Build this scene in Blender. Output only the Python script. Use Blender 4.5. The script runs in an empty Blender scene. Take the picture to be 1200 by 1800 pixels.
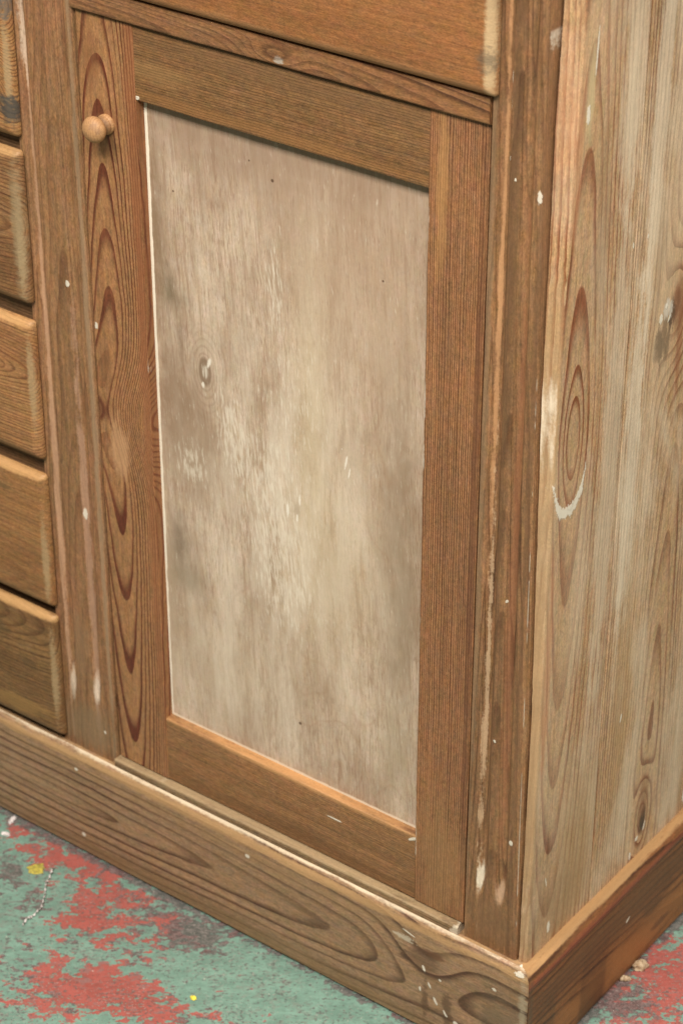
import bpy, bmesh, math, random
from mathutils import Matrix, Vector, noise as mnoise
R_ = math.radians
rnd = random.Random(7)
scene = bpy.context.scene
COL = scene.collection

# ------------------------------------------------------------------ camera
YAW, PITCH, ROLL = 37.0790888, 31.7152275, -0.0321
CAM = Vector((0.87084033, -1.42043547, 1.64513601))
f = Vector((-math.sin(R_(YAW)) * math.cos(R_(PITCH)), math.cos(R_(YAW)) * math.cos(R_(PITCH)), -math.sin(R_(PITCH))))
r = f.cross(Vector((0, 0, 1))).normalized()
u = r.cross(f)
r2 = r * math.cos(R_(ROLL)) + u * math.sin(R_(ROLL))
u2 = -r * math.sin(R_(ROLL)) + u * math.cos(R_(ROLL))
cam = bpy.data.cameras.new('camera')
cam.sensor_fit = 'VERTICAL'; cam.sensor_height = 36.0; cam.sensor_width = 24.0
cam.lens = 4183.14 / 1800 * 36.0
cam.clip_start = 0.05; cam.clip_end = 200
cam.dof.use_dof = True; cam.dof.focus_distance = 1.99; cam.dof.aperture_fstop = 10.0
camo = bpy.data.objects.new('camera', cam); COL.objects.link(camo)
m = Matrix((r2, u2, -f)).transposed().to_4x4(); m.translation = CAM
camo.matrix_world = m
scene.camera = camo

# ------------------------------------------------------------------ world, lamps, exposure
world = bpy.data.worlds.new('World'); scene.world = world; world.use_nodes = True
bg = world.node_tree.nodes['Background']
bg.inputs['Color'].default_value = (1.0, 0.965, 0.93, 1); bg.inputs['Strength'].default_value = 0.10
def area(name, loc, target, sx, sy, power, col):
    l = bpy.data.lights.new(name, 'AREA'); l.shape = 'RECTANGLE'; l.size = sx; l.size_y = sy
    l.energy = power; l.color = col
    o = bpy.data.objects.new(name, l); COL.objects.link(o); o.location = loc
    o.rotation_euler = (Vector(target) - Vector(loc)).to_track_quat('-Z', 'Y').to_euler()
    return o
area('ceiling_lamp', (0.3, -1.75, 3.0), (0.3, -1.75, 0), 2.2, 0.9, 215, (1.0, 0.965, 0.91))
area('ceiling_lamp', (1.8, 0.1, 3.0), (1.8, 0.1, 0), 0.9, 2.2, 118, (1.0, 0.965, 0.91))
scene.view_settings.view_transform = 'Standard'; scene.view_settings.look = 'None'
scene.view_settings.exposure = 0.0; scene.view_settings.gamma = 1.0

# ------------------------------------------------------------------ node helper
def lin(c):
    c /= 255.0
    return c / 12.92 if c <= 0.04045 else ((c + 0.055) / 1.055) ** 2.4
def S(rr, g, b, k=1.0):
    return (lin(rr) * k, lin(g) * k, lin(b) * k, 1.0)

class V:
    """a float (or colour) socket with arithmetic"""
    def __init__(s, g, sock): s.g = g; s.s = sock
    def _b(s, op, o, rev=False): return s.g.math(op, o, s) if rev else s.g.math(op, s, o)
    def __add__(s, o): return s._b('ADD', o)
    __radd__ = __add__
    def __mul__(s, o): return s._b('MULTIPLY', o)
    __rmul__ = __mul__
    def __sub__(s, o): return s._b('SUBTRACT', o)
    def __rsub__(s, o): return s._b('SUBTRACT', o, True)
    def __truediv__(s, o): return s._b('DIVIDE', o)
    def __pow__(s, o): return s._b('POWER', o)

class G:
    def __init__(s, name):
        s.mat = bpy.data.materials.new(name); s.mat.use_nodes = True
        s.t = s.mat.node_tree; s.t.nodes.clear()
        s.out = s.t.nodes.new('ShaderNodeOutputMaterial')
        s.bsdf = s.t.nodes.new('ShaderNodeBsdfPrincipled')
        s.t.links.new(s.bsdf.outputs[0], s.out.inputs[0])
        tc = s.t.nodes.new('ShaderNodeTexCoord')
        sp = s.t.nodes.new('ShaderNodeSeparateXYZ'); s.t.links.new(tc.outputs['Object'], sp.inputs[0])
        s.X, s.Y, s.Z = (V(s, sp.outputs[i]) for i in range(3))
    def put(s, inp, v):
        if isinstance(v, V): s.t.links.new(v.s, inp)
        else: inp.default_value = v
    def math(s, op, a, b=None, c=None):
        n = s.t.nodes.new('ShaderNodeMath'); n.operation = op
        s.put(n.inputs[0], a)
        if b is not None: s.put(n.inputs[1], b)
        if c is not None: s.put(n.inputs[2], c)
        return V(s, n.outputs[0])
    def vec(s, x, y, z=0.0):
        n = s.t.nodes.new('ShaderNodeCombineXYZ')
        for i, q in enumerate((x, y, z)): s.put(n.inputs[i], q)
        return n.outputs[0]
    def noise(s, x, y, z=0.0, detail=2.0, rough=0.5, dist=0.0):
        """fractal noise in 0..1 (about 0.5)"""
        n = s.t.nodes.new('ShaderNodeTexNoise'); n.noise_dimensions = '3D'
        s.t.links.new(s.vec(x, y, z), n.inputs['Vector'])
        n.inputs['Scale'].default_value = 1.0; n.inputs['Detail'].default_value = detail
        n.inputs['Roughness'].default_value = rough; n.inputs['Distortion'].default_value = dist
        return V(s, n.outputs[0])
    def step(s, v, a, b):
        n = s.t.nodes.new('ShaderNodeMapRange'); n.interpolation_type = 'SMOOTHSTEP'
        s.put(n.inputs[0], v); n.inputs[1].default_value = a; n.inputs[2].default_value = b
        n.inputs[3].default_value = 0; n.inputs[4].default_value = 1
        return V(s, n.outputs[0])
    def mix(s, fac, a, b, mode='MIX'):
        n = s.t.nodes.new('ShaderNodeMix'); n.data_type = 'RGBA'; n.blend_type = mode
        n.clamp_factor = True
        s.put(n.inputs[0], fac); s.put(n.inputs[6], a); s.put(n.inputs[7], b)
        return V(s, n.outputs[2])
    def sqrt(s, a): return s.math('SQRT', a)
    def absv(s, a): return s.math('ABSOLUTE', a)
    def frac(s, a): return s.math('FRACT', a)
    def exp(s, a): return s.math('EXPONENT', a)
    def clamp(s, a): return s.math('MINIMUM', s.math('MAXIMUM', a, 0.0), 1.0)
    def blob(s, a, b, a0, b0, ra, rb, ang=0.0):
        """squared normalised distance from an ellipse centre"""
        da, db = a - a0, b - b0
        if ang:
            c, q = math.cos(ang), math.sin(ang)
            da, db = da * c + db * q, db * c - da * q
        da = da * (1 / ra); db = db * (1 / rb)
        return da * da + db * db
    def gauss(s, *a): return s.exp(s.blob(*a) * -1.0)
    def finish(s, col, rough=0.55, bump=None, dist=0.0006, strength=0.5, spec=0.35):
        s.put(s.bsdf.inputs['Base Color'], col); s.put(s.bsdf.inputs['Roughness'], rough)
        s.bsdf.inputs['Specular IOR Level'].default_value = spec
        if bump is not None:
            n = s.t.nodes.new('ShaderNodeBump'); n.inputs['Strength'].default_value = strength
            n.inputs['Distance'].default_value = dist
            s.put(n.inputs['Height'], bump); s.t.links.new(n.outputs[0], s.bsdf.inputs['Normal'])
        return s.mat

PAINT = S(212, 200, 180)

def pine(name, axes, early, late, v0=0.0, d0=0.03, k=0.0, u0=0.0, loop=0.0, freq=300.0, wander=0.004, seed=0.0,
         contrast=1.0, knots=(), patches=(), spots=(), lines=(), streak=0.5, blotch=0.5, tint=None, lo=0.45, hi=0.92,
         rough=0.52, ringvar=0.8, bumpk=0.5, scuff=0.04, k2=0.0, bend=None, bumps=(), mott=0.85, skew=0.0, haze=0.0, arcs=(), hazec=None, clear=(), dn=0.004):
    """flat-sawn pine as a solid: growth rings round a pith line that lies d0 behind the face and
    dips along the board, bent round knots. axes = (along, across, depth)."""
    g = G(name)
    P = {'x': g.X, 'y': g.Y, 'z': g.Z}
    U, W, D = P[axes[0]], P[axes[1]], P[axes[2]]
    s1 = seed * 3.17 + 1.3
    w1 = g.noise(U * 2.3 + s1, W * 3.0, s1, 1.0) - 0.5
    w2 = g.noise(U * 9.0 + s1, W * 26.0, s1 + 4, 2.0) - 0.5
    vv = W - v0 + w1 * (wander * 2.2) + w2 * (wander * 0.8) + (g.noise(U * 45.0, W * 110.0, s1 + 21, 2.0) - 0.5) * 0.0012
    if bend is not None:
        bd = (U - bend[0]) * (1 / bend[1])
        vv = vv - g.exp(bd * bd * -1.0) * bend[2]
    if skew: vv = vv * (1.0 + g.math('MAXIMUM', vv, 0.0) * skew)
    du = U - u0
    if loop > 0: run = g.sqrt(du * du + loop * loop)
    else: run = du
    dd = run * k + du * k2 + D + d0 + (g.noise(U * 7.0, W * 9.0, s1 + 31, 2.0) - 0.5) * dn
    rho = g.sqrt(vv * vv + dd * dd)
    ph = rho * freq
    for (ku, kv, ru, rv, amp) in knots:
        ph = ph + g.gauss(U, W, ku, kv, ru, rv) * amp
    for (ku, kv, ru, rv, amp) in bumps:
        ph = ph + g.gauss(U, W, ku, kv, ru, rv) * amp
    ph = ph + (g.noise(ph * 0.33, 0.0, s1 + 9, 1.0) - 0.5) * (2.0 * ringvar)
    fr = g.frac(ph)
    band = g.step(fr, lo, hi) * (1.0 - g.step(fr, hi + 0.01, 1.0))
    # ring-to-ring strength
    ringamp = g.noise(ph * 0.9, U * 5.0, s1 + 2, 1.0) * 1.9 - 0.08
    fib = g.noise(U * 14.0, W * 620.0, D * 620.0 + s1, 2.0, 0.6)
    stk = g.noise(U * 2.5, W * 90.0, D * 90.0 + s1 + 7, 2.0, 0.6)
    blo = g.noise(U * 5.0 + s1, W * 16.0 + w1, D * 16.0 + s1, 3.0, 0.55)
    bf = g.clamp(band * ringamp * contrast + (fib - 0.5) * 0.35)
    col = g.mix(bf, early, late)
    if tint is not None:
        col = g.mix(g.step(blo, 0.42, 0.68) * blotch, col, tint)
    val = 1.0 + (stk - 0.5) * (streak * 0.75) + (fib - 0.5) * 0.7 + (blo - 0.5) * (blotch * 0.5)
    col = g.mix(1.0, col, g.grey(val), 'MULTIPLY')
    # small uneven mottling of tone and hue, as bare scrubbed wood has
    m1 = (g.noise(U * 130.0, W * 300.0, D * 300.0 + s1, 4.0, 0.75) - 0.5) + (g.noise(U * 420.0, W * 950.0, D * 950.0 + s1, 2.0, 0.7) - 0.5) * 0.8
    m2 = g.noise(U * 70.0 + 5, W * 150.0, D * 150.0 + s1, 2.0, 0.6) - 0.5
    m3 = g.noise(U * 70.0 + 9, W * 150.0, D * 150.0 + s1 + 40, 2.0, 0.6) - 0.5
    hue = g.rgb(1.0 + m1 * (1.35 * mott) + m2 * (.45 * mott), 1.0 + m1 * (1.35 * mott), 1.0 + m1 * (1.35 * mott) + m3 * (.6 * mott))
    col = g.mix(1.0, col, hue, 'MULTIPLY')
    iso = g.noise(U * 320.0, W * 420.0, D * 420.0 + s1, 3.0, 0.65) - 0.5
    e2 = g.noise(U * 30.0, W * 160.0, D * 160.0 + s1 + 3, 2.0, 0.6)
    if haze:
        hz = g.noise(U * 5.0 + w1, W * 15.0 + w1 * 4, s1 + 51, 4.0, 0.58) + (fib - 0.5) * 0.2 + (stk - .5) * .2
        hf = g.step(hz, 0.40, 0.68) * haze
        for cl in clear: hf = hf * (1.0 - g.gauss(U, W, *cl) * .9)
        col = g.mix(hf, col, hazec or S(196, 172, 140))
    for (pu, pv, ru, rv, c, st, rag) in patches:
        gm = g.gauss(U, W, pu, pv, ru, rv)
        sf = 0.46 * (1 - 0.55 * abs(rag))
        if rag < 0: rg = iso * (-2.6 * rag) + (blo - 0.5) * (-1.5 * rag)      # worn arrises: ragged without following the grain
        else: rg = (e2 - 0.5) * (2.4 * rag) + iso * (1.1 * rag) + (stk - 0.5) * rag
        gm = g.step(gm + rg * g.step(gm, 0.02, 0.3), 0.5 - sf, 0.5 + sf)
        col = g.mix(gm * st, col, c)
    col = g.mix(1.0, col, g.grey(1.0 + (fib - 0.5) * 0.18 + m1 * 0.22 + (blo - 0.5) * 0.4 + (stk - .5) * (.3 * streak)), 'MULTIPLY')
    for (ku, kv, ru, rv, amp) in knots:
        e = g.blob(U, W, ku, kv, ru * 0.42, rv * 0.42) + (e2 - 0.5) * 0.9
        col = g.mix((1.0 - g.step(e, 0.25, 1.1)) * 0.5, col, late, 'MULTIPLY' if False else 'DARKEN')
    # fine hand scuffs, and residue of old paint caught in the grain
    if scuff:
        sc = g.noise(U * 26.0 + W * 60.0, W * 300.0 - U * 9.0, s1 + 13, 2.0, 0.7)
        col = g.mix(g.step(sc, 0.64, 0.76) * (scuff * 0.5), col, S(206, 188, 160))
    pm = None
    for (pu, pv, ru, rv, ang) in spots:
        e = g.blob(U, W, pu, pv, ru, rv, ang) + iso * 2.2 + (e2 - 0.5) * 0.8
        a = 1.0 - g.step(e, 0.6, 1.15)
        pm = a if pm is None else g.math('MAXIMUM', pm, a)
    for (la, lb, lc, wdt, st) in lines:      # long thin residue lines: across = la + lb*along, only where noise > lc
        dl = g.absv(W - (U * lb + la)) + (iso + e2 - 0.5) * (wdt * 1.2)
        a = (1.0 - g.step(dl, wdt * 0.4, wdt)) * g.step(g.noise(U * 16.0, lb * 40 + la * 300, s1 + 5, 3.0, 0.65), lc, lc + 0.06) * st
        pm = a if pm is None else g.math('MAXIMUM', pm, a)
    for (au, av, ru, rv, wd, um) in arcs:
        q = g.sqrt(g.blob(U, W, au, av, ru, rv))
        wv = (1.0 - g.step(U, um - .036, um)) * wd
        a = (1.0 - g.step(g.absv(q - 1.0 + (e2 - .5) * .25) + iso * .35, .0, 1.0 / 30)) if False else 1.0 - g.step(g.absv(q - 1.0 + (e2 - .5) * .22) + iso * .30 - wv, .0, .05)
        a = a * (1.0 - g.step(U, um - .006, um))
        pm = a if pm is None else g.math('MAXIMUM', pm, a)
    if pm is not None: col = g.mix(pm * .92, col, PAINT)
    bump = fib * 0.5 + band * bumpk + stk * 0.4 + blo * 0.5 + m1 * 0.8
    if pm is not None: bump = bump + pm * 0.8
    return g.finish(col, rough + 0.0, bump, 0.0007, 0.55)
def _grey(s, v):
    n = s.t.nodes.new('ShaderNodeCombineColor')
    for i in range(3): s.put(n.inputs[i], v)
    return V(s, n.outputs[0])
G.grey = _grey
def _rgb(s, a, b, c):
    n = s.t.nodes.new('ShaderNodeCombineColor')
    for i, v in enumerate((a, b, c)): s.put(n.inputs[i], v)
    return V(s, n.outputs[0])
G.rgb = _rgb

# ------------------------------------------------------------------ mesh helpers
def empty(name, loc, parent=None, base=(0, 0, 0)):
    o = bpy.data.objects.new(name, None); COL.objects.link(o); o.empty_display_size = 0.05
    o.location = Vector(loc) - Vector(base)
    o['origin'] = list(loc)
    if parent: o.parent = parent
    return o
def link(name, bm, mat, parent=None, smooth=True, ang=38):
    me = bpy.data.meshes.new(name)
    bmesh.ops.recalc_face_normals(bm, faces=bm.faces)
    bm.to_mesh(me); bm.free()
    if smooth:
        for p in me.polygons: p.use_smooth = True
        me.set_sharp_from_angle(angle=R_(ang))
    me.materials.append(mat)
    o = bpy.data.objects.new(name, me); COL.objects.link(o)
    if parent:
        o.parent = parent; o.location = -Vector(parent['origin'])
    return o
def rpoly(pts):
    """polygon with per-corner radius: [(a,b,r)] -> list of (a,b)"""
    out = []; n = len(pts)
    for i in range(n):
        a, b, rr = pts[i]; p = Vector((a, b))
        if rr <= 0: out.append((a, b)); continue
        p0 = Vector(pts[i - 1][:2]); p1 = Vector(pts[(i + 1) % n][:2])
        d0 = (p0 - p).normalized(); d1 = (p1 - p).normalized()
        q0 = p + d0 * rr; q1 = p + d1 * rr
        K = 4
        for j in range(K + 1):
            t = j / K
            out.append(tuple(q0 * (1 - t) ** 2 + p * 2 * t * (1 - t) + q1 * t * t))
    return out
def nz(*a): return mnoise.noise(Vector(a))
def extrude(prof, axis, t0, t1, seg=24, jit=0.0003, seed=0.0, ends=None, bm=None):
    """closed profile swept along an axis, its vertices wobbling a little like hand-worked wood.
    axis x: profile (y,z); y: (x,z); z: (x,y). ends: function(a,b)->extra length at t1 / t0"""
    bm = bm or bmesh.new()
    rows = []
    for i in range(seg + 1):
        t = t0 + (t1 - t0) * i / seg
        row = []
        for j, (a, b) in enumerate(prof):
            ja = nz(t * 9 + seed, a * 60, b * 60) * jit + nz(t * 45 + seed, a * 90, b * 90 + 7) * jit * 0.5
            jb = nz(t * 9 + seed + 31, a * 60, b * 60) * jit + nz(t * 45 + seed + 31, a * 90, b * 90) * jit * 0.5
            tt = t
            if ends:
                e0, e1 = ends(a, b)
                tt = t + (e0 if i == 0 else 0) + (e1 if i == seg else 0)
            A, B = a + ja, b + jb
            row.append(bm.verts.new({'x': (tt, A, B), 'y': (A, tt, B), 'z': (A, B, tt)}[axis]))
        rows.append(row)
    n = len(prof)
    for i in range(seg):
        for j in range(n):
            bm.faces.new((rows[i][j], rows[i][(j + 1) % n], rows[i + 1][(j + 1) % n], rows[i + 1][j]))
    bm.faces.new(rows[0]); bm.faces.new(list(reversed(rows[-1])))
    return bm
def box_prof(a0, a1, b0, b1, r00=0, r10=0, r11=0, r01=0):
    return rpoly([(a0, b0, r00), (a1, b0, r10), (a1, b1, r11), (a0, b1, r01)])

def drawer_front(x0, x1, z0, z1, steps, rc=0.003, seed=0.0, jit=0.00022):
    """lipped drawer front: rectangular loops (inset, y), from body to face, corners slightly rounded"""
    bm = bmesh.new(); loops = []
    for (ins, y) in steps:
        a0, a1, b0, b1 = x0 + ins, x1 - ins, z0 + ins, z1 - ins
        rr = max(rc - ins * 0.2, 0.0008)
        pts = []
        for (cx, cz, s) in ((a0 + rr, b0 + rr, 180), (a1 - rr, b0 + rr, 270), (a1 - rr, b1 - rr, 0), (a0 + rr, b1 - rr, 90)):
            for q in range(5):
                an = R_(s + q * 22.5)
                pts.append((cx + rr * math.cos(an), cz + rr * math.sin(an)))
        full = []
        for i in range(len(pts)):
            p, q = pts[i], pts[(i + 1) % len(pts)]
            d = math.dist(p, q); n = max(1, int(d / 0.012)) if d > 0.02 else 1
            if d > 0.02: n = 48 if abs(p[0] - q[0]) > abs(p[1] - q[1]) else 24
            for j in range(n):
                t = j / n
                full.append((p[0] + (q[0] - p[0]) * t, p[1] + (q[1] - p[1]) * t))
        vs = []
        for (a, b) in full:
            jx = nz(a * 14 + seed, b * 14, ins * 60) * jit; jz = nz(a * 14 + seed + 9, b * 14, ins * 60) * jit
            jy = nz(a * 25, b * 25 + seed, 3.0) * jit
            vs.append(bm.verts.new((a + jx, y + jy, b + jz)))
        loops.append(vs)
    n = len(loops[0])
    for l0, l1 in zip(loops, loops[1:]):
        for j in range(n): bm.faces.new((l0[j], l0[(j + 1) % n], l1[(j + 1) % n], l1[j]))
    bm.faces.new(loops[0]); bm.faces.new(loops[-1])
    return bm

def fluted_post(xl, xr, z0, z1, yb, flutes, re=0.0015, seed=0.0):
    """post with stopped flutes. xl/xr: functions of z; flutes: (xc(z), halfwidth, depth, zstop, run)"""
    bm = bmesh.new(); NX = 64
    zs = []; z = z0
    while z < z1:
        zs.append(z); z += 0.003 if z < 0.27 else 0.014
    zs.append(z1)
    rows = []
    for z in zs:
        a, b = xl(z), xr(z); row = []
        for i in range(NX + 1):
            t = i / NX; x = a + (b - a) * t; dep = 0.0
            for (xc, hw, dp, zst, run) in flutes:
                if z > zst:
                    q = min(1.0, (z - zst) / run)
                    h = hw * (0.25 + 0.75 * q ** 0.6); s = (x - xc(z)) / h
                    if abs(s) < 1: dep += dp * q ** 0.7 * (1 - s * s) ** 0.6
            e = min(x - a, b - x)
            if e < re: dep += re - math.sqrt(max(0, re * re - (re - e) ** 2))
            dep += 0.00025 * nz(z * 14 + seed, t * 5, 0) + 0.00015 * nz(z * 60 + seed, t * 16, 0)
            row.append(bm.verts.new((x, dep, z)))
        row = [bm.verts.new((a, yb, z))] + row + [bm.verts.new((b, yb, z))]
        rows.append(row)
    for r0, r1 in zip(rows, rows[1:]):
        for j in range(len(r0) - 1): bm.faces.new((r0[j], r0[j + 1], r1[j + 1], r1[j]))
        bm.faces.new((r0[-1], r0[0], r1[0], r1[-1]))
    bm.faces.new(rows[0]); bm.faces.new(rows[-1])
    return bm
def lathe(prof, seg=40):
    """profile (radius, t); axis along -y"""
    bm = bmesh.new(); rings = []
    for (rr, t) in prof:
        if rr <= 1e-6: rings.append([bm.verts.new((0, -t, 0))]); continue
        rings.append([bm.verts.new((rr * math.cos(2 * math.pi * k / seg), -t, rr * math.sin(2 * math.pi * k / seg))) for k in range(seg)])
    for a, b in zip(rings, rings[1:]):
        for k in range(seg):
            k2 = (k + 1) % seg
            if len(a) == 1: bm.faces.new((a[0], b[k], b[k2]))
            elif len(b) == 1: bm.faces.new((a[k], a[k2], b[0]))
            else: bm.faces.new((a[k], a[k2], b[k2], b[k]))
    return bm

# ------------------------------------------------------------------ materials
GRIME = S(86, 70, 50); PALE = S(200, 184, 158); PINK = S(190, 150, 122)

# ------------------------------------------------------------------ floor
def floor_material():
    g = G('painted_concrete')
    x, y = g.X, g.Y
    xr = x * 0.80 + y * 0.60; yr = y * 0.80 - x * 0.60          # paint was brushed on along this direction
    n1 = (g.noise(x * 9, y * 9, 0.0, 4.0, 0.6) - 0.5) * 1.4
    n2 = (g.noise(xr * 34, yr * 52, 3.0, 4.0, 0.6) - 0.5) * 1.6
    n3 = (g.noise(xr * 130, yr * 200, 5.0, 4.0, 0.66) - 0.5) * 1.8
    n4 = (g.noise(x * 560, y * 560, 8.0, 3.0, 0.65) - 0.5) * 1.8
    n5 = (g.noise(xr * 80, yr * 120, 15.0, 4.0, 0.7) - 0.5) * 1.8
    # patches of the red undercoat where the green has worn off
    red = n1 * 0.7 + n2 * 1.15 + n3 * 0.5 + n5 * .75 - 0.16
    for (bx, by, rx, ry, a, st) in RED: red = red + g.gauss(x, y, bx, by, rx, ry, a) * (st * .85)
    redm = g.step(red, -0.02, 0.04)
    # bare dark concrete, mostly along the edges of the worn paint; painted plinth contact shade joins it
    edge = red * 11.0
    dk = g.exp(edge * edge * -1.0) * 0.14 + n5 * 0.75 + n3 * 0.5 + (g.noise(x * 16, y * 16, 21.0, 3.0, 0.6) - 0.5) * 1.2 - 0.19
    for (bx, by, rx, ry, a, st) in DARK: dk = dk + g.gauss(x, y, bx, by, rx, ry, a) * st
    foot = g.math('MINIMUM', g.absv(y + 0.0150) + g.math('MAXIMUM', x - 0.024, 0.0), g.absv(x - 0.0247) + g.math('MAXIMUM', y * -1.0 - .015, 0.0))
    dk = dk + (1.0 - g.step(foot + n3 * .004, .000, .011)) * .36  # contact shade along the plinth foot, put into the floor colour
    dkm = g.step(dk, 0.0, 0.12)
    green = g.mix(g.step(n2 + n3 * 0.6, -0.3, 0.3), S(102, 132, 116, .92), S(122, 155, 137, .92))
    green = g.mix(g.step(n5 + n1 * .5, 0.04, 0.22) * 0.55, green, S(120, 126, 114, .92))
    redc = g.mix(g.step(n2 + n3 * .6, -0.3, 0.3), S(142, 70, 60, .92), S(164, 84, 74, .92))
    redc = g.mix(g.step(n5 + n1 * .4, 0.05, 0.24) * 0.75, redc, S(136, 100, 94, .92))
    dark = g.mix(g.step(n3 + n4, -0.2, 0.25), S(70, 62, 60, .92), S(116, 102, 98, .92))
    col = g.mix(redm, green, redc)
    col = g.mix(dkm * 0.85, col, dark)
    # fine pitting all over, in drifts
    drift = g.step(g.noise(x * 22, y * 22, 71.0, 4.0, .65), .38, .62)
    pit = g.noise(xr * 210, yr * 300, 91.0, 3.0, .65) - .5
    col = g.mix(g.step(pit + drift * .07, .10, .16) * .75, col, S(84, 78, 74, .92))
    pit2 = g.noise(xr * 330, yr * 420, 97.0, 3.0, .65) - .5
    col = g.mix(g.step(pit2 + drift * .06, .13, .19) * .55, col, S(162, 152, 142, .92))
    col = g.mix(g.clamp(.5 + n4 * 1.1) * .22, col, S(96, 88, 82, .92))
    # grit and dust
    sp = g.noise(x * 330, y * 330, 33.0, 2.0, 0.6)
    col = g.mix(g.step(sp, 0.66, 0.74) * 0.7, col, S(74, 68, 64, .8))
    sp2 = g.noise(x * 260, y * 260, 55.0, 2.0, 0.6)
    col = g.mix(g.step(sp2, 0.69, 0.75) * 0.8, col, S(196, 182, 168, .8))
    h = redm * -0.5 + dkm * -0.6 + n3 * 0.5 + n2 * 0.4
    return g.finish(col, 0.5, h, 0.0012, 0.5, 0.35)
RED = [(-0.60, -0.018, .05, .02, 0, .35), (-0.535, -0.035, .055, .022, 0.3, .5), (-0.46, -0.09, .035, .04, .6, .5), (-0.39, -0.165, .07, .035, .5, .6),
       (-0.435, -0.04, .05, .018, 0, .35), (-0.385, -0.075, .05, .02, .3, .28), (-0.31, -0.15, .05, .03, .4, .35),
       (-0.54, -0.15, .06, .05, 0, -.45), (-0.23, -0.04, .10, .05, .3, -.5), (-0.43, -0.125, .025, .012, .2, -.45), (-.33, -.10, .04, .02, .5, -.3),
       (0.05, 0.20, .06, .06, 0, .55), (0.03, 0.275, .04, .022, 0, -.5), (0.075, 0.14, .05, .025, 0, .3)]
DARK = [(-0.57, -0.085, .025, .012, 0, .3), (-0.535, -0.105, .035, .015, 0, .32), (-0.358, -0.042, .030, .020, 0.2, .75), (-0.40, -0.075, .05, .02, .3, .12),
        (-.28, -.155, .03, .03, .4, .25), (-.22, -.05, .08, .04, 0, -.12), (0.035, 0.125, .035, .025, 0, .3)]
bm = bmesh.new()
vs = [bm.verts.new(p) for p in ((-6, -6, 0), (6, -6, 0), (6, 6, 0), (-6, 6, 0))]; bm.faces.new(vs)
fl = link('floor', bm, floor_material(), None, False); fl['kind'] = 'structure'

# ------------------------------------------------------------------ the dresser
XP, YP = 0.0241, -0.0144           # plinth faces
TOPZ = 1.13
dresser = empty('dresser', (-0.5, 0.2, 0))
dresser['label'] = 'stripped pine dresser with panelled door, drawers and moulded plinth on painted floor'
dresser['category'] = 'dresser'

def lerp(a, b, t): return a + (b - a) * t
# --- right corner post
xrz = lambda z: lerp(-0.0012, -0.0120, max(0, min(1, (z - 0.40) / 0.55)))
M_postR = pine('pine_corner_post', 'zxy', S(136, 98, 65), S(90, 59, 37), v0=-0.03, d0=0.05, k=0.02, u0=0.5, freq=420, wander=0.004, seed=3,
               streak=1.1, blotch=0.8, tint=S(122, 88, 57), contrast=.8,
               patches=[(0.80, -0.0480, .28, .0021, S(186, 138, 96), .75, .7), (0.42, -0.0462, .24, .0022, S(200, 166, 130), .7, .9), (0.55, -0.0235, .32, .0045, S(142, 90, 60), .5, .6),
                        (0.21, -0.0437, .016, .004, S(220, 205, 180), .8, .6), (0.20, -0.0215, .014, .005, S(196, 160, 128), .7, .5),
                        (0.7, -0.0575, .6, .004, S(128, 104, 78), .5, .6), (.6, -.0385, .6, .0035, S(96, 68, 44), .55, .5), (.6, -.0110, .6, .003, S(104, 74, 50), .5, .6), (0.16, -0.03, .03, .03, S(112, 82, 56), .5, .5),
                        (0.85, -0.036, .3, .006, S(92, 66, 44), .4, .8)],
               spots=[(0.896, -0.0135, .006, .0022, 0), (0.92, -0.043, .002, .001, 0), (0.905, -0.036, .0015, .001, 0), (0.37, -0.034, .002, .0016, 0), (0.265, -0.012, .003, .002, 0),
                      (0.52, -0.028, .0016, .0009, 0), (0.985, -.044, .006, .0006, 0), (0.965, -.0435, .009, .0006, 0)],
               lines=[(-0.0002, -0.0112, 0.50, .0005, .55)])
fR = [(lambda z: lerp(-0.0415, -0.0478, (z - .2) / .8), .0058, .0046, .190, .035),
      (lambda z: lerp(-0.0205, -0.0262, (z - .2) / .8), .0058, .0040, .184, .035)]
link('corner_post', fluted_post(lambda z: -0.0595, xrz, .131, TOPZ, .03, fR, .0012, 1.0), M_postR, dresser)
# --- dividing post between drawers and door
M_postL = pine('pine_dividing_post', 'zxy', S(140, 102, 68), S(100, 66, 42), v0=-0.52, d0=0.06, k=0.02, u0=0.5, freq=420, wander=0.004, seed=5,
               streak=0.9, blotch=0.7, tint=S(130, 88, 60), contrast=.6,
               patches=[(0.55, -0.5520, .6, .0026, S(188, 146, 114), .7, .6), (0.38, -0.5155, .30, .0034, S(176, 138, 112), .6, .7), (0.95, -0.5535, .08, .004, S(214, 190, 165), .6, .7),
                        (0.215, -0.5155, .02, .004, S(210, 190, 168), .7, .5), (0.21, -0.548, .02, .004, S(205, 184, 160), .7, .5),
                        (0.6, -0.4955, .6, .003, S(150, 124, 96), .6, .5), (0.16, -0.53, .035, .04, S(128, 104, 76), .7, .4), (0.26, -.535, .05, .012, S(140, 108, 78), .5, .5)],
               spots=[(0.674, -0.518, .0035, .0022, 0), (0.425, -0.5165, .007, .0018, 0), (0.165, -0.507, .002, .0016, 0)],)
fL = [(lambda z: lerp(-0.5455, -0.5535, (z - .2) / .7), .0050, .0040, .205, .035),
      (lambda z: lerp(-0.5140, -0.5065, (z - .2) / .75), .0062, .0042, .203, .035)]
link('dividing_post', fluted_post(lambda z: -0.5665, lambda z: -0.4918, .131, TOPZ, .03, fL, .0016, 2.0), M_postL, dresser)

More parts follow.
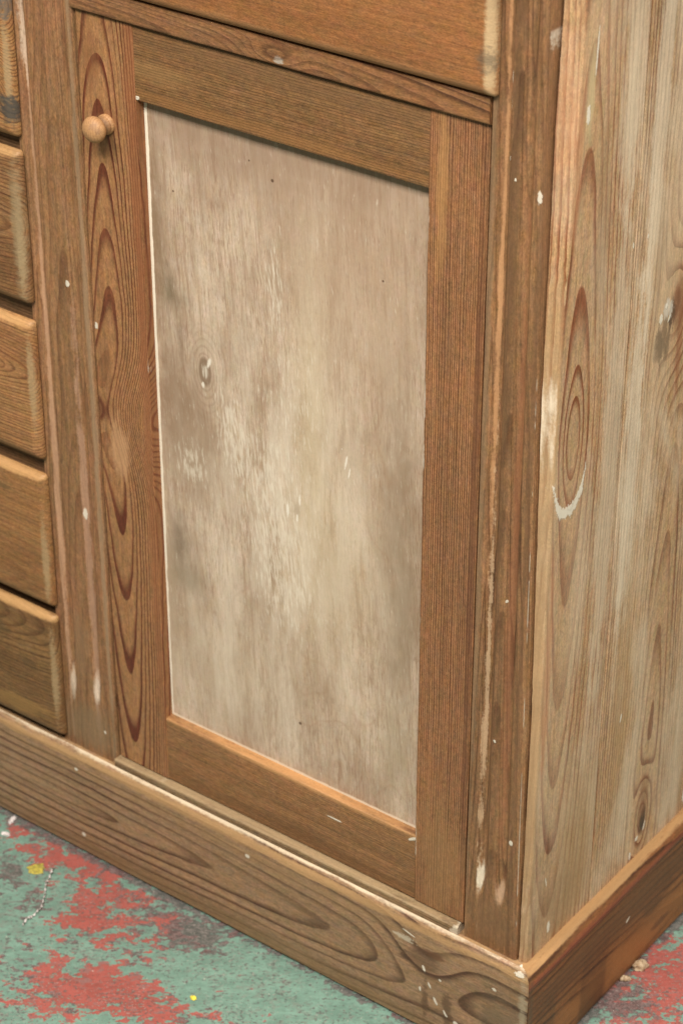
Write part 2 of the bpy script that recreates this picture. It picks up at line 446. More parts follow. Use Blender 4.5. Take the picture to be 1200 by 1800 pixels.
# --- rail between wide drawer and door
M_rail = pine('pine_cross_rail', 'xzy', S(134, 92, 58), S(84, 52, 32), v0=0.945, d0=0.02, k=0.06, u0=-0.3, freq=330, wander=0.006, seed=8, streak=0.7,
              knots=[(-0.2705, 0.9520, .030, .010, 3.0)], contrast=.9, tint=S(120, 84, 56), blotch=.6,
              patches=[(-0.264, 0.9500, .005, .003, S(190, 182, 168), .6, 1.0)], scuff=0)
link('cross_rail', extrude(box_prof(-.0024, .02, .9438, .9672, .0035, 0, 0, .002), 'x', -.4912, -.0602, 40, .0003, 4), M_rail, dresser)
# --- wide drawer above the door
LIP = [(.010, .03), (.010, -.0016), (0, -.0016), (0, -.0034), (.0012, -.0060), (.0042, -.0088), (.0072, -.0103), (.0090, -.0106)]
M_wide = pine('pine_wide_drawer', 'xzy', S(138, 91, 53), S(119, 73, 41), v0=1.2, d0=0.06, k=0.05, u0=-0.3, freq=260, wander=0.01, seed=11,
              bumpk=.06, contrast=.22, streak=.3, blotch=.55, tint=S(126, 82, 47), scuff=.1,
              patches=[(-0.0575, 1.02, .0046, .12, S(182, 154, 116), .85, -.35), (-.061, 0.999, .010, .010, S(84, 74, 60), .6, .7), (-.2, .9725, .3, .006, S(166, 122, 82), .5, .4),
                       (-.345, 1.0, .02, .02, S(112, 70, 44), .35, .4)])
link('wide_drawer', drawer_front(-.4985, -.0530, .9690, 1.09, LIP, .003, 1.0), M_wide, dresser)
link('wide_drawer', drawer_front(-.985, -.5600, .9690, 1.09, LIP, .003, 5.0), M_wide, dresser)
# --- stack of small drawers
rows = [(.8085, .955), (.6415, .7955), (.4730, .6235), (.3010, .4560), (.1390, .2900)]
tones = [(S(158, 114, 70), S(104, 66, 38)), (S(140, 101, 64), S(92, 58, 34)), (S(160, 115, 72), S(110, 70, 42)), (S(148, 105, 64), S(110, 72, 42)), (S(128, 94, 57), S(84, 56, 32))]
grain = [dict(knots=[(-.581, .868, .020, .034, 7.0)], v0=.93, d0=.02, k=.1, u0=-.60, loop=.01, freq=260),
         dict(v0=.72, d0=.04, k=.12, u0=-.50, freq=300, wander=.012),
         dict(v0=.57, d0=.02, k=.18, u0=-.60, loop=.0, freq=300),
         dict(v0=.33, d0=.05, k=.10, u0=-.60, freq=200, wander=.012, contrast=.45),
         dict(v0=.27, d0=.03, k=.16, u0=-.7, freq=280, wander=.016)]
for i, ((a, b), (c0, c1)) in enumerate(zip(rows, tones)):
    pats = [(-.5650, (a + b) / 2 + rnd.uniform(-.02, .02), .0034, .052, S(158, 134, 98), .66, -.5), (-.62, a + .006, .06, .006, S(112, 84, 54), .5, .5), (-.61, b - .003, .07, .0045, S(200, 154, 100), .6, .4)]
    if i == 0: pats += [(-.566, .836, .014, .014, S(70, 66, 60), .9, .6), (-.576, .94, .02, .02, S(96, 86, 76), .8, .8)]
    if i == 1: pats += [(-.567, .72, .007, .07, S(146, 124, 92), .7, .4)]
    if i == 4: pats += [(-.60, .22, .012, .008, S(80, 60, 36), .5, .8), (-.64, .25, .02, .01, S(84, 66, 40), .5, .8), (-.62, .16, .05, .012, S(160, 122, 70), .5, .6)]
    if i == 3: pats += [(-.62, .428, .012, .004, S(100, 76, 48), .6, .8)]
    M = pine('pine_drawer_front', 'xzy', c0, c1, seed=20 + i, streak=.5, blotch=.6, bumpk=.2, tint=c1, patches=pats, scuff=.15, **grain[i])
    link('drawer', drawer_front(-.985, -.5600, a, b, LIP, .004, i * 3.0), M, dresser)
M_div = pine('pine_divider', 'xzy', S(120, 88, 58), S(90, 62, 40), v0=.3, d0=.03, freq=300, seed=31, blotch=.8, tint=S(92, 70, 48))
for (z0, z1) in ((.796, .809), (.624, .642), (.4565, .4735), (.2905, .3015)):
    link('drawer_divider', extrude(box_prof(.0045, .03, z0 - .006, z1 + .006), 'x', -.985, -.5668, 8, .0002, z0), M_div, dresser)

# --- door
door = empty('door', (-.4905, .012, .143), dresser, dresser['origin'])
YD = .0022
M_stL = pine('pine_left_stile', 'zxy', S(150, 107, 69), S(90, 42, 25), v0=-.4690, d0=.017, k=.060, k2=.008, skew=9.0, u0=.560, loop=.012, freq=255, dn=.006, wander=.0036, seed=2,
             bend=(.555, .055, -.022), contrast=1.5, lo=.52, hi=.95, streak=.35, blotch=.35, tint=S(138, 92, 60), ringvar=.55, scuff=.1,
             knots=[(.552, -.4905, .022, .010, 2.0)],
             patches=[(.555, -.489, .012, .006, S(92, 52, 34), .6, .6), (.86, -.4285, .3, .008, S(140, 84, 52), .55, .5), (.5, -.4285, .35, .007, S(140, 86, 54), .5, .4),
                      (.9, -.475, .03, .012, S(124, 80, 50), .5, .6), (.515, -.466, .035, .013, S(186, 142, 102), .65, .5), (.60, -.478, .03, .008, S(120, 84, 54), .5, .5), (.8445, -.4590, .016, .013, S(104, 66, 42), .5, .3)],
             spots=[(.640, -.4865, .004, .0022, 0)], lines=[(-.4250, 0.0, .60, .0005, .7)])
M_stR = pine('pine_right_stile', 'zxy', S(147, 103, 68), S(98, 60, 37), v0=-.25, d0=.02, k=.0, freq=430, wander=.003, seed=6, contrast=1.2, lo=.35, streak=.7, blotch=.6, tint=S(136, 92, 58),
             patches=[(.55, -.066, .5, .0035, S(88, 52, 34), .6, .4), (.88, -.105, .08, .006, S(170, 126, 78), .5, .5), (.2, -.09, .08, .03, S(150, 114, 72), .4, .5)],
             lines=[(-.1176, 0.0, .56, .0008, .8)], scuff=.12)
M_rT = pine('pine_top_rail', 'xzy', S(122, 88, 54), S(84, 54, 31), v0=1.02, d0=.02, k=.05, u0=-.3, freq=420, wander=.005, seed=9, contrast=.75, streak=.5, blotch=.5, tint=S(102, 70, 42),
            patches=[(-.3, .8815, .2, .006, S(142, 98, 56), .5, .4), (-.40, .905, .05, .010, S(138, 104, 64), .5, .4), (-.25, .932, .2, .012, S(104, 76, 50), .4, .5)], spots=[(-.4235, .877, .0035, .002, .5)],
            scuff=.1)
M_rB = pine('pine_bottom_rail', 'xzy', S(142, 102, 65), S(102, 65, 39), v0=.05, d0=.02, k=.05, u0=-.3, freq=420, wander=.005, seed=10, contrast=.7, streak=.6, blotch=.6, tint=S(126, 88, 54),
            patches=[(-.27, .217, .17, .003, S(190, 140, 90), .7, .4), (-.25, .150, .2, .010, S(104, 70, 42), .4, .5)], spots=[(-.213, .193, .009, .0009, 0), (-.1215, .214, .006, .0016, .6)],
            scuff=.12)
link('stile', extrude(box_prof(-.4894, -.4245, YD, .026, .0012, .0009, 0, 0), 'z', .143, .9425, 60, .0003, 1), M_stL, door)
link('stile', extrude(box_prof(-.1182, -.0617, YD, .026, .0010, .0012, 0, 0), 'z', .143, .9425, 60, .0003, 2), M_stR, door)
link('rail', extrude(box_prof(YD + .0006, .026, .8745, .9425, .0020, 0, 0, .001), 'x', -.4244, -.1183, 40, .0003, 3), M_rT, door)
link('rail', extrude(box_prof(YD + .0005, .026, .143, .2185, .001, 0, 0, .0022), 'x', -.4244, -.1183, 40, .0003, 4), M_rB, door)

def panel_material():
    g = G('scrubbed_panel')
    x, z = g.X, g.Z
    warp = g.noise(x * 9, z * 5, 1.0, 3.0, 0.6) - 0.5
    xs = x + z * 0.05 + warp * 0.012
    fib = g.noise(xs * 560, z * 26, 2.0, 3.0, 0.65)
    fib2 = g.noise(xs * 190, z * 9, 4.0, 3.0, 0.6)
    blo = g.noise(x * 15 + warp, z * 7, 6.0, 4.0, 0.6)
    blo2 = g.noise(x * 40, z * 22, 9.0, 4.0, 0.65)
    col = g.mix(g.step(blo, .34, .66), S(170, 145, 121), S(200, 177, 153))
    dash = g.noise(xs * 330, z * 17, 52.0, 3.0, .6)
    dash2 = g.noise(xs * 760, z * 70, 57.0, 2.0, .6)
    dens = g.noise(x * 12, z * 6, 58.0, 3.0, .6)
    col = g.mix(g.step(fib2, .40, .75) * .5, col, S(150, 122, 94))
    col = g.mix(g.step(fib, .48, .70) * .62, col, S(146, 118, 92))
    iso = g.noise(x * 520, z * 300, 41.0, 3.0, .7) - .5
    h1 = g.noise(x * 120, z * 60, 43.0, 2.0, .6) - .5
    h2 = g.noise(x * 120, z * 60, 47.0, 2.0, .6) - .5
    col = g.mix(1.0, col, g.rgb(1.0 + (fib - .5) * .55 + iso * .6 + h1 * .25, 1.0 + (fib - .5) * .6 + iso * .6, 1.0 + (fib - .5) * .65 + iso * .6 + h2 * .3), 'MULTIPLY')
    col = g.mix(g.step(blo2, .50, .68) * .3, col, S(158, 136, 112))
    col = g.mix(g.step(dash + (dens - .5) * .5, .50, .64) * .45, col, S(144, 114, 90))
    col = g.mix(g.step(dash2 + (dens - .5) * .3, .54, .66) * .6, col, S(134, 103, 79))
    # pinkish top, greyed margins and stains left by stripping
    e = g.noise(x * 60, z * 40, 12.0, 4.0, .65)
    def stain(pz, px, rz, rx, c, st, rag=.8, ang=0):
        nonlocal col
        m = g.clamp(g.gauss(z, x, pz, px, rz, rx, ang) * (1.0 + (e - .5) * 3.4 * rag + iso * .8))
        col = g.mix(m * st, col, c)
    stain(.86, -.27, .055, .2, S(142, 114, 92), .7, .5)
    stain(.74, -.20, .12, .07, S(170, 142, 116), .5, .6)
    stain(.74, -.418, .10, .010, S(124, 100, 74), .75)
    stain(.70, -.404, .022, .007, S(104, 90, 68), .7)
    stain(.690, -.395, .010, .014, S(116, 98, 74), .5)
    stain(.65, -.393, .020, .005, S(112, 86, 62), .7)
    stain(.58, -.405, .06, .022, S(134, 108, 84), .8)
    stain(.575, -.385, .06, .030, S(140, 112, 88), .6)
    stain(.5185, -.2625, .007, .0035, S(122, 94, 72), .8)
    stain(.53, -.375, .05, .035, S(158, 136, 112), .5)
    stain(.43, -.405, .028, .014, S(112, 92, 72), .8)
    stain(.395, -.395, .018, .022, S(124, 106, 82), .7)
    stain(.36, -.42, .10, .012, S(150, 132, 106), .5)
    stain(.60, -.150, .10, .020, S(140, 116, 92), .75)
    stain(.45, -.148, .11, .022, S(136, 116, 92), .7)
    stain(.30, -.15, .06, .02, S(156, 140, 112), .4)
    stain(.30, -.34, .07, .08, S(184, 164, 138), .5, .4)
    stain(.62, -.245, .13, .020, S(196, 176, 144), .55, .4)
    stain(.47, -.23, .1, .05, S(186, 164, 130), .5, .4)
    # soft whitish bloom over the middle
    hz = g.noise(x * 42 + warp, z * 8, 61.0, 3.0, .55)
    bl = g.clamp(g.gauss(z, x, .52, -.27, .20, .11) + g.gauss(z, x, .30, -.33, .1, .09) * .7)
    col = g.mix(g.step(hz, .36, .64) * bl * .42, col, S(222, 206, 184))
    # faint scalloped growth lines of the veneer
    cn = g.noise(x * 9 + 3, z * 5, 15.0, 2.0, .45)
    fr = g.absv(g.frac(cn * 9.0) - .5)
    ln = 1.0 - g.step(fr, .0, .075)
    where = g.clamp(g.gauss(z, x, .27, -.19, .09, .08) + g.gauss(z, x, .60, -.165, .10, .035) * .8 + g.gauss(z, x, .40, -.30, .08, .08) * .6 + g.gauss(z, x, .62, -.38, .10, .04) * .5)
    col = g.mix(ln * where * .26, col, S(142, 104, 76))
    # knot
    kr = g.sqrt(g.blob(z, x, .6258, -.3656, .0165, .0085)) + (e - .5) * .25
    ring = 1.0 - g.step(g.absv(g.frac(kr * 2.2) - .5), .0, .3)
    near = g.exp(kr * kr * -.16)
    col = g.mix(ring * near * .38, col, S(120, 92, 68))
    col = g.mix((1.0 - g.step(kr, .75, 1.05)) * .75, col, S(122, 98, 76))
    col = g.mix((1.0 - g.step(kr, .28, .5)) * g.step(fib, .42, .62) * .9, col, S(204, 190, 170))
    # white paint still held in the open grain
    sp = g.noise(xs * 420 + z * 16, z * 55, 18.0, 3.0, .65)
    wz = g.clamp(g.gauss(z, x, .570, -.335, .05, .020, -.2) + g.gauss(z, x, .52, -.385, .03, .02) + g.gauss(z, x, .51, -.29, .10, .035) * .9 + g.gauss(z, x, .735, -.285, .05, .012) * .8
                 + g.gauss(z, x, .64, -.26, .06, .03) * .5 + g.gauss(z, x, .43, -.27, .06, .04) * .6)
    wh = g.step(sp + wz * .21, .60, .80)
    col = g.mix(wh * .55, col, S(222, 208, 186))
    pm = None
    for (pz, px, rz, rx, a) in ((.637, -.3605, .006, .0022, .35), (.6125, -.3685, .0035, .002, 0), (.600, -.2115, .0005, .0005, 0), (.588, -.207, .008, .0012, .2), (.578, -.2035, .006, .0009, .2), (.530, -.2590, .006, .0012, 0), (.515, -.2730, .008, .0016, 0), (.510, -.262, .005, .0012, 0)):
        q = g.blob(z, x, pz, px, rz, rx, a) + (e - .5) * 1.2 + iso * 2.4
        q = 1.0 - g.step(q, .3, 1.3)
        pm = q if pm is None else g.math('MAXIMUM', pm, q)
    col = g.mix(pm * .8, col, S(226, 214, 196))
    for (pz, px, rr) in ((.8342, -.2843, .0018), (.2797, -.2615, .0018), (.846, -.309, .001), (.775, -.169, .0012), (.795, -.395, .0012)):
        q = g.blob(z, x, pz, px, rr, rr) + (e - .5) * .5
        col = g.mix((1.0 - g.step(q, .4, 1.2)) * .85, col, S(80, 56, 40))
    # cream paint left along the joints with the frame
    ed = g.absv(x + .4245) + (e - .5) * .0022
    lw = g.step(z, .2, .85) * .0012 + .0017 + (g.noise(z * 30, 0.0, 77.0, 3.0, .6) - .5) * .0036
    col = g.mix(1.0 - g.step(ed - lw, .0, .0010), col, S(226, 214, 192))
    eb = g.absv(z - .2185) + (e - .5) * .003
    col = g.mix((1.0 - g.step(eb, .0018, .0034)) * .85, col, S(222, 206, 180))
    b = fib * .7 + fib2 * .6 + blo2 * .5 + wh * .3
    return g.finish(col, .6, b, .0006, .5, .3)
link('panel', extrude(box_prof(-.4285, -.1140, .0125, .019), 'z', .214, .879, 4, .0, 0), panel_material(), door)
# knob
def knob_material():
    g = G('turned_knob_wood')
    x, y, z = g.X, g.Y, g.Z
    ph = g.sqrt((x * 1.0 + .02) * (x * 1.0 + .02) + z * z) * 420 + (g.noise(x * 60, y * 30, z * 60, 2.0) - .5) * 2
    b = g.step(g.frac(ph), .4, .95)
    col = g.mix(b * .5, S(176, 132, 88), S(146, 100, 62))
    n = g.noise(x * 700, y * 90, z * 700, 2.0)
    col = g.mix(g.step(n, .45, .7) * .45, col, S(132, 92, 60))
    col = g.mix(g.step(g.noise(x * 120, y * 120, z * 120, 3.0), .55, .7) * .35, col, S(134, 104, 82))
    ny = (y + .0078) * (1 / .0022)
    col = g.mix(g.exp(ny * ny * -1.0) * .6, col, S(84, 58, 38))
    col = g.mix(g.step(g.noise(x * 160, y * 160, z * 160 + 9, 4.0, .65), .52, .68) * .45, col, S(112, 80, 56))
    return g.finish(col, .62, n, .0003, .4, .4)
a_, b_, c_ = .0120, .0083, .0165
prof = [(0, -.002), (.0088, -.002), (.0092, .0008), (.0092, .0026), (.0086, .0034), (.0083, .0038), (.0086, .0044), (.0084, .0056), (.0074, .0072), (.0070, .0084)]
for q in range(15):
    t = R_(-58 + (90 + 58) * q / 14)
    prof.append((a_ * math.cos(t) if q < 14 else 0, c_ + b_ * math.sin(t)))
kb = lathe(prof)
KX, KZ = -.4592, .8450
ko = link('knob', kb, knob_material(), door, True, 60)
ko.location = Vector((KX, YD, KZ)) - Vector(door['origin'])

# --- lath under the door
M_lath = pine('pine_lath', 'xzy', S(140, 114, 82), S(94, 70, 46), v0=.1, d0=.02, k=.04, freq=380, seed=14, streak=1.0, blotch=.8, tint=S(126, 104, 74),
              patches=[(-.3, .1408, .3, .0022, S(160, 134, 100), .7, .6), (-.0645, .136, .006, .012, S(206, 190, 164), .8, .8)], scuff=.4)
link('threshold_lath', extrude(box_prof(-.0050, .012, .126, .1408, .001, 0, 0, .0024), 'x', -.4915, -.0632, 60, .0005, 5,
     ends=lambda a, b: (0, -.004 * (abs(nz(a * 300, b * 300, 2))))), M_lath, dresser)

# --- plinth
M_plF = pine('pine_plinth', 'xzy', S(145, 113, 83), S(82, 55, 38), v0=.070, d0=.008, k=.072, u0=-.68, freq=104, wander=.007, seed=15, contrast=1.15, lo=.55, hi=.93,
             streak=.5, blotch=.6, tint=S(124, 97, 71), ringvar=.7, scuff=.0,
             knots=[(-.095, .09, .05, .04, 2.5)],
             patches=[(-.3, .127, .5, .0055, S(172, 134, 90), .75, .6), (-.33, .1360, .45, .0030, S(206, 186, 156), .85, .6), (-.3, .112, .4, .007, S(150, 118, 80), .35, .6), (-.115, .085, .010, .006, S(70, 46, 32), .8, .9), (-.118, .107, .018, .003, S(196, 182, 158), .6, 1.2),
                      (-.085, .102, .012, .005, S(96, 64, 42), .7, .9), (-.066, .040, .006, .022, S(84, 60, 42), .7, .9), (-.092, .040, .004, .03, S(88, 62, 42), .7, .9), (-.35, .010, .4, .016, S(112, 88, 56), .5, .4), (.018, .06, .006, .06, S(176, 160, 132), .7, .6),
                      (-.0, .05, .03, .05, S(124, 104, 80), .5, .6)],
             spots=[(-.5387, .1115, .0025, .0022, 0), (-.5341, .0262, .0028, .0026, 0), (-.309, .1101, .0028, .0022, 0), (-.0137, .0979, .0028, .0018, 0), (.012, .130, .006, .003, 0),
                    (-.112, .115, .008, .0008, -.25), (-.094, .080, .0016, .004, .35), (-.087, .062, .0014, .004, .5), (-.080, .046, .0016, .005, .5), (-.068, .036, .0014, .004, .6), (-.056, .030, .003, .003, .5), (-.098, .052, .0012, .003, .1), (-.075, .075, .0016, .0014, 0)])
PLF = [(YP + .0020, 0.0026), (YP + .0004, .0046), (YP, .121), (YP + .0006, .1265), (YP + .0022, .1315), (YP + .0042, .1345), (YP + .0062, .1352), (YP + .0070, .1335), (YP + .0074, .1300), (.012, .1300), (.012, 0.0026)]
def mitre_f(a, b): return (0.0, (.0 if a > 0.0 else (XP - .0005)) - (.0 if a > 0 else 0) if False else (-(a) if a < 0 else 0.0) * (XP / -YP))
link('plinth_board', extrude(PLF, 'x', -1.03, -.0004, 90, .0004, 6, ends=mitre_f), M_plF, dresser)
M_plS = pine('pine_side_plinth', 'yzx', S(118, 75, 42), S(72, 41, 22), v0=.03, d0=.02, k=.05, u0=.1, freq=150, wander=.012, seed=16, contrast=1.3, streak=.6, blotch=.6, tint=S(94, 60, 34),
             patches=[(.15, .088, .3, .022, S(92, 62, 38), .7, .35), (.2, .032, .25, .026, S(150, 98, 54), .65, .35), (.12, .1180, .3, .0055, S(132, 66, 46), .55, .5), (.12, .1300, .3, .0026, S(166, 128, 84), .8, .5),
                      (.215, .062, .02, .012, S(84, 56, 34), .6, .8), (.24, .028, .02, .005, S(92, 56, 34), .7, .8), (-.009, .055, .0045, .08, S(88, 66, 46), .7, .3)],
             spots=[(.165, .078, .004, .0014, .6)], scuff=0)
PLS = [(XP - .0020, 0.0026), (XP - .0004, .0046), (XP, .102), (XP - .0012, .108), (XP - .0012, .112), (XP - .0002, .115), (XP - .0002, .120), (XP - .0022, .1245), (XP - .0050, .1285), (XP - .0085, .1300), (.0, .1300), (.0, 0.0026)]
def mitre_s(a, b): return ((-a * (-YP / XP)) if a > 0 else 0.0, 0.0)
link('plinth_board', extrude(PLS, 'y', .0004, .47, 50, .0004, 9, ends=lambda a, b: ((YP / XP) * a, 0)), M_plS, dresser)

# --- side planks
XS = .009
def edge_y(z): return lerp(.0030, .0045, min(1, max(0, (z - .2) / .5))) if z < .72 else lerp(.0045, .0155, min(1, (z - .72) / .33))
M_sA = pine('pine_side_plank', 'zyx', S(173, 136, 99), S(124, 71, 42), v0=.032, d0=.024, k=.046, u0=.675, loop=.02, freq=225, wander=.0045, seed=17, bumps=[(.679, .0315, .055, .016, -1.5)], contrast=1.0, lo=.45, hi=.94, streak=.3, mott=.9, blotch=.45,
            tint=S(150, 116, 80), ringvar=.7, haze=.55, hazec=S(206, 185, 156),
            patches=[(.55, .005, .6, .004, S(166, 132, 92), .6, .3), (.62, .094, .26, .018, S(206, 186, 158), .5, .5), (.98, .092, .12, .02, S(206, 186, 158), .5, .5), (.22, .080, .10, .04, S(160, 128, 88), .5, .2),
                     (.735, .0034, .075, .0018, S(222, 204, 178), .8, .5), (.36, .0035, .22, .0014, S(166, 130, 92), .6, .5), (.45, .012, .14, .006, S(178, 116, 74), .45, .4), (.85, .060, .10, .010, S(140, 112, 84), .4, .5), (.17, .05, .04, .05, S(148, 118, 84), .5, .3),
                     (.98, .030, .05, .006, S(190, 170, 128), .6, .4), (.93, .016, .10, .006, S(178, 120, 80), .45, .4)],
            spots=[(1.0080, .0352, .020, .0012, .05), (.960, .0268, .0080, .0032, 0), (.975, .008, .0026, .002, 0), (1.0, .004, .003, .0022, 0), (.1492, .0390, .0075, .0028, 0), (.21, .030, .006, .0008, -.2), (.8215, .1090, .003, .001, 0)],
            clear=[(.65, .030, .6, .022)], arcs=[(.652, .0310, .043, .0245, .10, .648)], scuff=.1)
M_sB = pine('pine_side_plank', 'zyx', S(175, 139, 102), S(116, 68, 41), v0=.203, d0=.012, k=.044, u0=.16, loop=.01, freq=250, wander=.005, seed=18, contrast=1.0, lo=.45, hi=.94, streak=.3, mott=.9, blotch=.45,
            tint=S(150, 116, 80), ringvar=.7, knots=[(.735, .194, .075, .028, 6.0), (.172, .203, .058, .017, 6.0)], haze=.55, hazec=S(207, 187, 159),
            patches=[(.95, .140, .25, .016, S(208, 189, 163), .55, .6), (.62, .130, .20, .014, S(208, 190, 164), .55, .6), (.82, .165, .2, .03, S(198, 172, 140), .4, .1), (.712, .172, .032, .012, S(112, 88, 64), .75, .7), (.733, .182, .016, .008, S(84, 62, 46), .85, .7), (.70, .200, .06, .006, S(132, 78, 46), .6, .6), (.738, .176, .010, .009, S(206, 194, 176), .6, 1.0), (.1700, .2045, .016, .0065, S(50, 42, 38), .95, .4), (.20, .203, .03, .010, S(128, 88, 58), .5, .6),
                     (.705, .165, .016, .014, S(116, 96, 74), .5, .8), (.80, .155, .05, .008, S(140, 114, 88), .4, .6), (.35, .145, .14, .02, S(170, 136, 94), .4, .2)],
            clear=[(.15, .203, .35, .020), (.735, .190, .06, .022)], spots=[(.733, .1640, .005, .0028, 0), (.742, .172, .003, .002, 0), (.728, .178, .004, .0012, .5), (.8215, .1315, .0024, .0010, 0), (.160, .209, .006, .0014, .3), (.152, .196, .003, .003, 0), (.1371, .1851, .0055, .0020, 0), (.3275, .1469, .005, .0012, .2), (.1485, .2880, .01, .003, 0)], scuff=.1)
def plank_a():
    bm = bmesh.new(); rows_ = []
    prof_n = 6
    N = 110
    for i in range(N + 1):
        z = .1285 + (TOPZ - .1285) * i / N
        e = edge_y(z) + .0006 * nz(z * 30, 2, 0) + .0007 * nz(z * 90, 5, 0)
        xo = XS + .0004 * nz(z * 12, 0, 1)
        xp_ = xrz(z)
        pr = [(-.0125, e + .006), (xp_ - .0004, e + .005), (xp_ + .0008, e + .0035), (xp_ + .0020, e)] + rpoly([(xo - .004, e, 0), (xo, e, .0030), (xo, e + .05, 0)])[1:6] + [(xo + .0002 * nz(z * 9, 7, 1), .05), (XS, .1105), (XS - .0009, .1114), (-.0125, .1114)]
        rows_.append([bm.verts.new((a, b, z)) for a, b in pr])
    n = len(rows_[0])
    for a, b in zip(rows_, rows_[1:]):
        for j in range(n): bm.faces.new((a[j], a[(j + 1) % n], b[(j + 1) % n], b[j]))
    bm.faces.new(rows_[0]); bm.faces.new(rows_[-1])
    return bm
link('side_plank', plank_a(), M_sA, dresser)
link('side_plank', extrude(rpoly([(-.012, .1122, 0), (XS + .0003, .1122, .0010), (XS + .0003, .302, .0006), (-.012, .302, 0)]), 'z', .1285, TOPZ, 50, .0003, 13), M_sB, dresser)
link('side_plank', extrude(rpoly([(-.012, .3024, 0), (XS, .3024, .0006), (XS, .450, .001), (-.012, .450, 0)]), 'z', .1285, TOPZ, 50, .0003, 14), M_sA, dresser)
# --- the rest of the carcass (left end, back, top), for other viewpoints
M_car = pine('pine_carcass', 'xyz', S(160, 120, 80), S(120, 80, 50), v0=.2, d0=.04, k=.05, u0=-.5, freq=220, wander=.01, seed=19, streak=.5, blotch=.5, tint=S(140, 100, 64))
link('top_board', extrude(box_prof(-.035, .46, TOPZ + .0005, TOPZ + .028, .006, 0, 0, .008), 'x', -1.06, .045, 20, .0004, 15), M_car, dresser)
link('back_board', extrude(box_prof(.438, .449, .131, TOPZ), 'x', -1.0, -.0125, 4, 0, 0), M_car, dresser)
link('end_post', extrude(box_prof(-1.035, -.9862, 0.0, .449, .002, 0, 0, .002), 'z', .131, TOPZ, 20, .0003, 17), M_postL, dresser)
link('top_rail', extrude(box_prof(.0, .02, 1.0905, TOPZ), 'x', -.4912, -.0602, 4, .0, 0), M_rail, dresser)
link('top_rail', extrude(box_prof(.0, .02, 1.0905, TOPZ), 'x', -.9855, -.5672, 4, .0, 0), M_rail, dresser)
link('cross_rail', extrude(box_prof(.0045, .03, .9495, .9745), 'x', -.9855, -.5672, 8, .0002, 3), M_div, dresser)
link('inner_floor', extrude(box_prof(.0125, .437, .112, .1255), 'x', -.985, -.0125, 4, 0, 0), M_car, dresser)

# ------------------------------------------------------------------ crumbs on the floor
def chip_mat(name, c0, c1):
    g = G(name)
    n = g.noise(g.X * 400, g.Y * 400, g.Z * 400, 3.0)
    return g.finish(g.mix(g.step(n, .35, .65), c0, c1), .7, n, .0008, .5)
M_chip = chip_mat('pale_chip', S(178, 156, 126), S(146, 118, 88)); M_yel = chip_mat('yellow_chip', S(176, 160, 66), S(140, 128, 60)); M_wht = chip_mat('white_shaving', S(214, 204, 198), S(176, 164, 158)); M_yel2 = chip_mat('bright_yellow_chip', S(226, 206, 70), S(196, 172, 60))
def lump(name, x, y, sx, sy, sz, mat, seed, label, cat, group=None):
    bm = bmesh.new(); bmesh.ops.create_icosphere(bm, subdivisions=3, radius=1)
    for v in bm.verts:
        k_ = 1 + .55 * nz(v.co.x * 1.7 + seed, v.co.y * 1.7, v.co.z * 1.7) + .25 * nz(v.co.x * 4 + seed, v.co.y * 4, v.co.z * 4)
        v.co = Vector((v.co.x * sx * k_, v.co.y * sy * k_, max(-sz * .2, v.co.z * sz * k_) + sz * .2))
    o = link(name, bm, mat, None, True, 60); o.location = (x, y, 0.0003)
    o.rotation_euler.z = seed
    o['label'] = label; o['category'] = cat
    if group: o['group'] = group
    return o
lump('wood_crumb', .0290, .1895, .0085, .0055, .006, M_chip, 1.0, 'larger pale wood crumb on the red floor beside the side plinth', 'crumb', 'pale crumbs by the side plinth')
lump('wood_crumb', .0265, .1655, .0050, .0034, .0036, M_chip, 4.0, 'smaller pale wood crumb against the foot of the side plinth', 'crumb', 'pale crumbs by the side plinth')
lump('paint_flake', -.5579, -.0643, .0075, .0085, .0014, M_yel, 2.0, 'dull yellow flake beside the white shaving on green floor', 'flake', 'yellow flakes on the floor')
lump('paint_flake', -.2998, -.1142, .0040, .0026, .0014, M_yel2, 3.0, 'tiny bright yellow flake on floor below the front plinth', 'flake', 'yellow flakes on the floor')
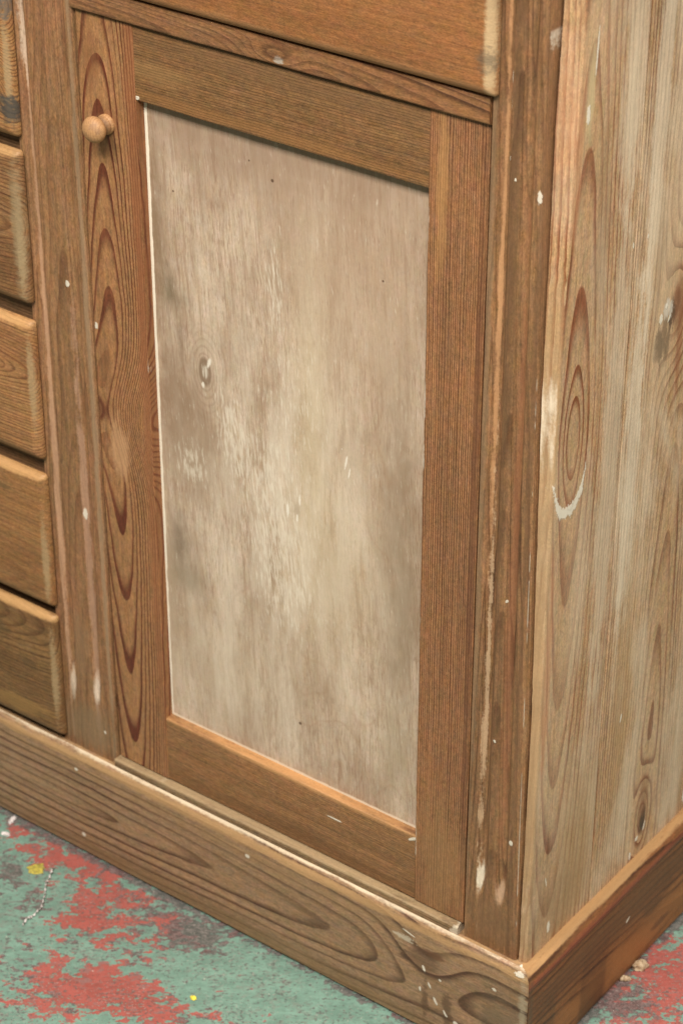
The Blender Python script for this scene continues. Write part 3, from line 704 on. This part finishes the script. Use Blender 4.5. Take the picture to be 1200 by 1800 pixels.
lump('paint_flake', -.6352, -.0205, .0065, .0030, .0016, M_wht, 5.0, 'pinkish white flake close to the plinth at left edge', 'flake', 'pale flakes at the left edge')
lump('paint_flake', -.6241, -.0420, .0055, .0026, .0016, M_wht, 6.5, 'pale flake farther from the plinth at left edge of floor', 'flake', 'pale flakes at the left edge')
def shaving():
    pts = [(-.5430, -.0545), (-.5380, -.0640), (-.5335, -.0745), (-.5275, -.0830), (-.5215, -.0900), (-.5150, -.1000), (-.5105, -.1085), (-.5085, -.1165), (-.5085, -.1240), (-.5090, -.1300), (-.5080, -.1380)]
    bm = bmesh.new(); rows_ = []
    K = 90
    def cr(t):
        i = min(int(t), len(pts) - 2); q = t - i
        p = [Vector(pts[max(0, min(len(pts) - 1, i + j))]) for j in (-1, 0, 1, 2)]
        return .5 * ((2 * p[1]) + (p[2] - p[0]) * q + (2 * p[0] - 5 * p[1] + 4 * p[2] - p[3]) * q * q + (3 * p[1] - p[0] - 3 * p[2] + p[3]) * q ** 3)
    for i in range(K + 1):
        t = (len(pts) - 1) * i / K; p = cr(t)
        w = .0010 + .0020 * abs(nz(t * 2.3, 1, 0)) ; tw = t * 5.0
        h = .0022 + .0012 * math.sin(t * 3)
        a = Vector((math.cos(tw), math.sin(tw) * .6, 0)) * w
        dz = math.sin(tw) * w * .9
        rows_.append([bm.verts.new((p.x + a.x, p.y + a.y, h + dz)), bm.verts.new((p.x - a.x, p.y - a.y, h - dz)), bm.verts.new((p.x - a.x * .8, p.y - a.y * .8, h - dz + .0006)), bm.verts.new((p.x + a.x * .8, p.y + a.y * .8, h + dz + .0006))])
    for a, b in zip(rows_, rows_[1:]):
        for j in range(4): bm.faces.new((a[j], a[(j + 1) % 4], b[(j + 1) % 4], b[j]))
    bm.faces.new(rows_[0]); bm.faces.new(rows_[-1])
    o = link('wood_shaving', bm, M_wht)
    o['label'] = 'thin curly white shaving lying on the green painted floor'; o['category'] = 'shaving'
shaving()
for o in list(scene.objects):
    if 'origin' in o: del o['origin']
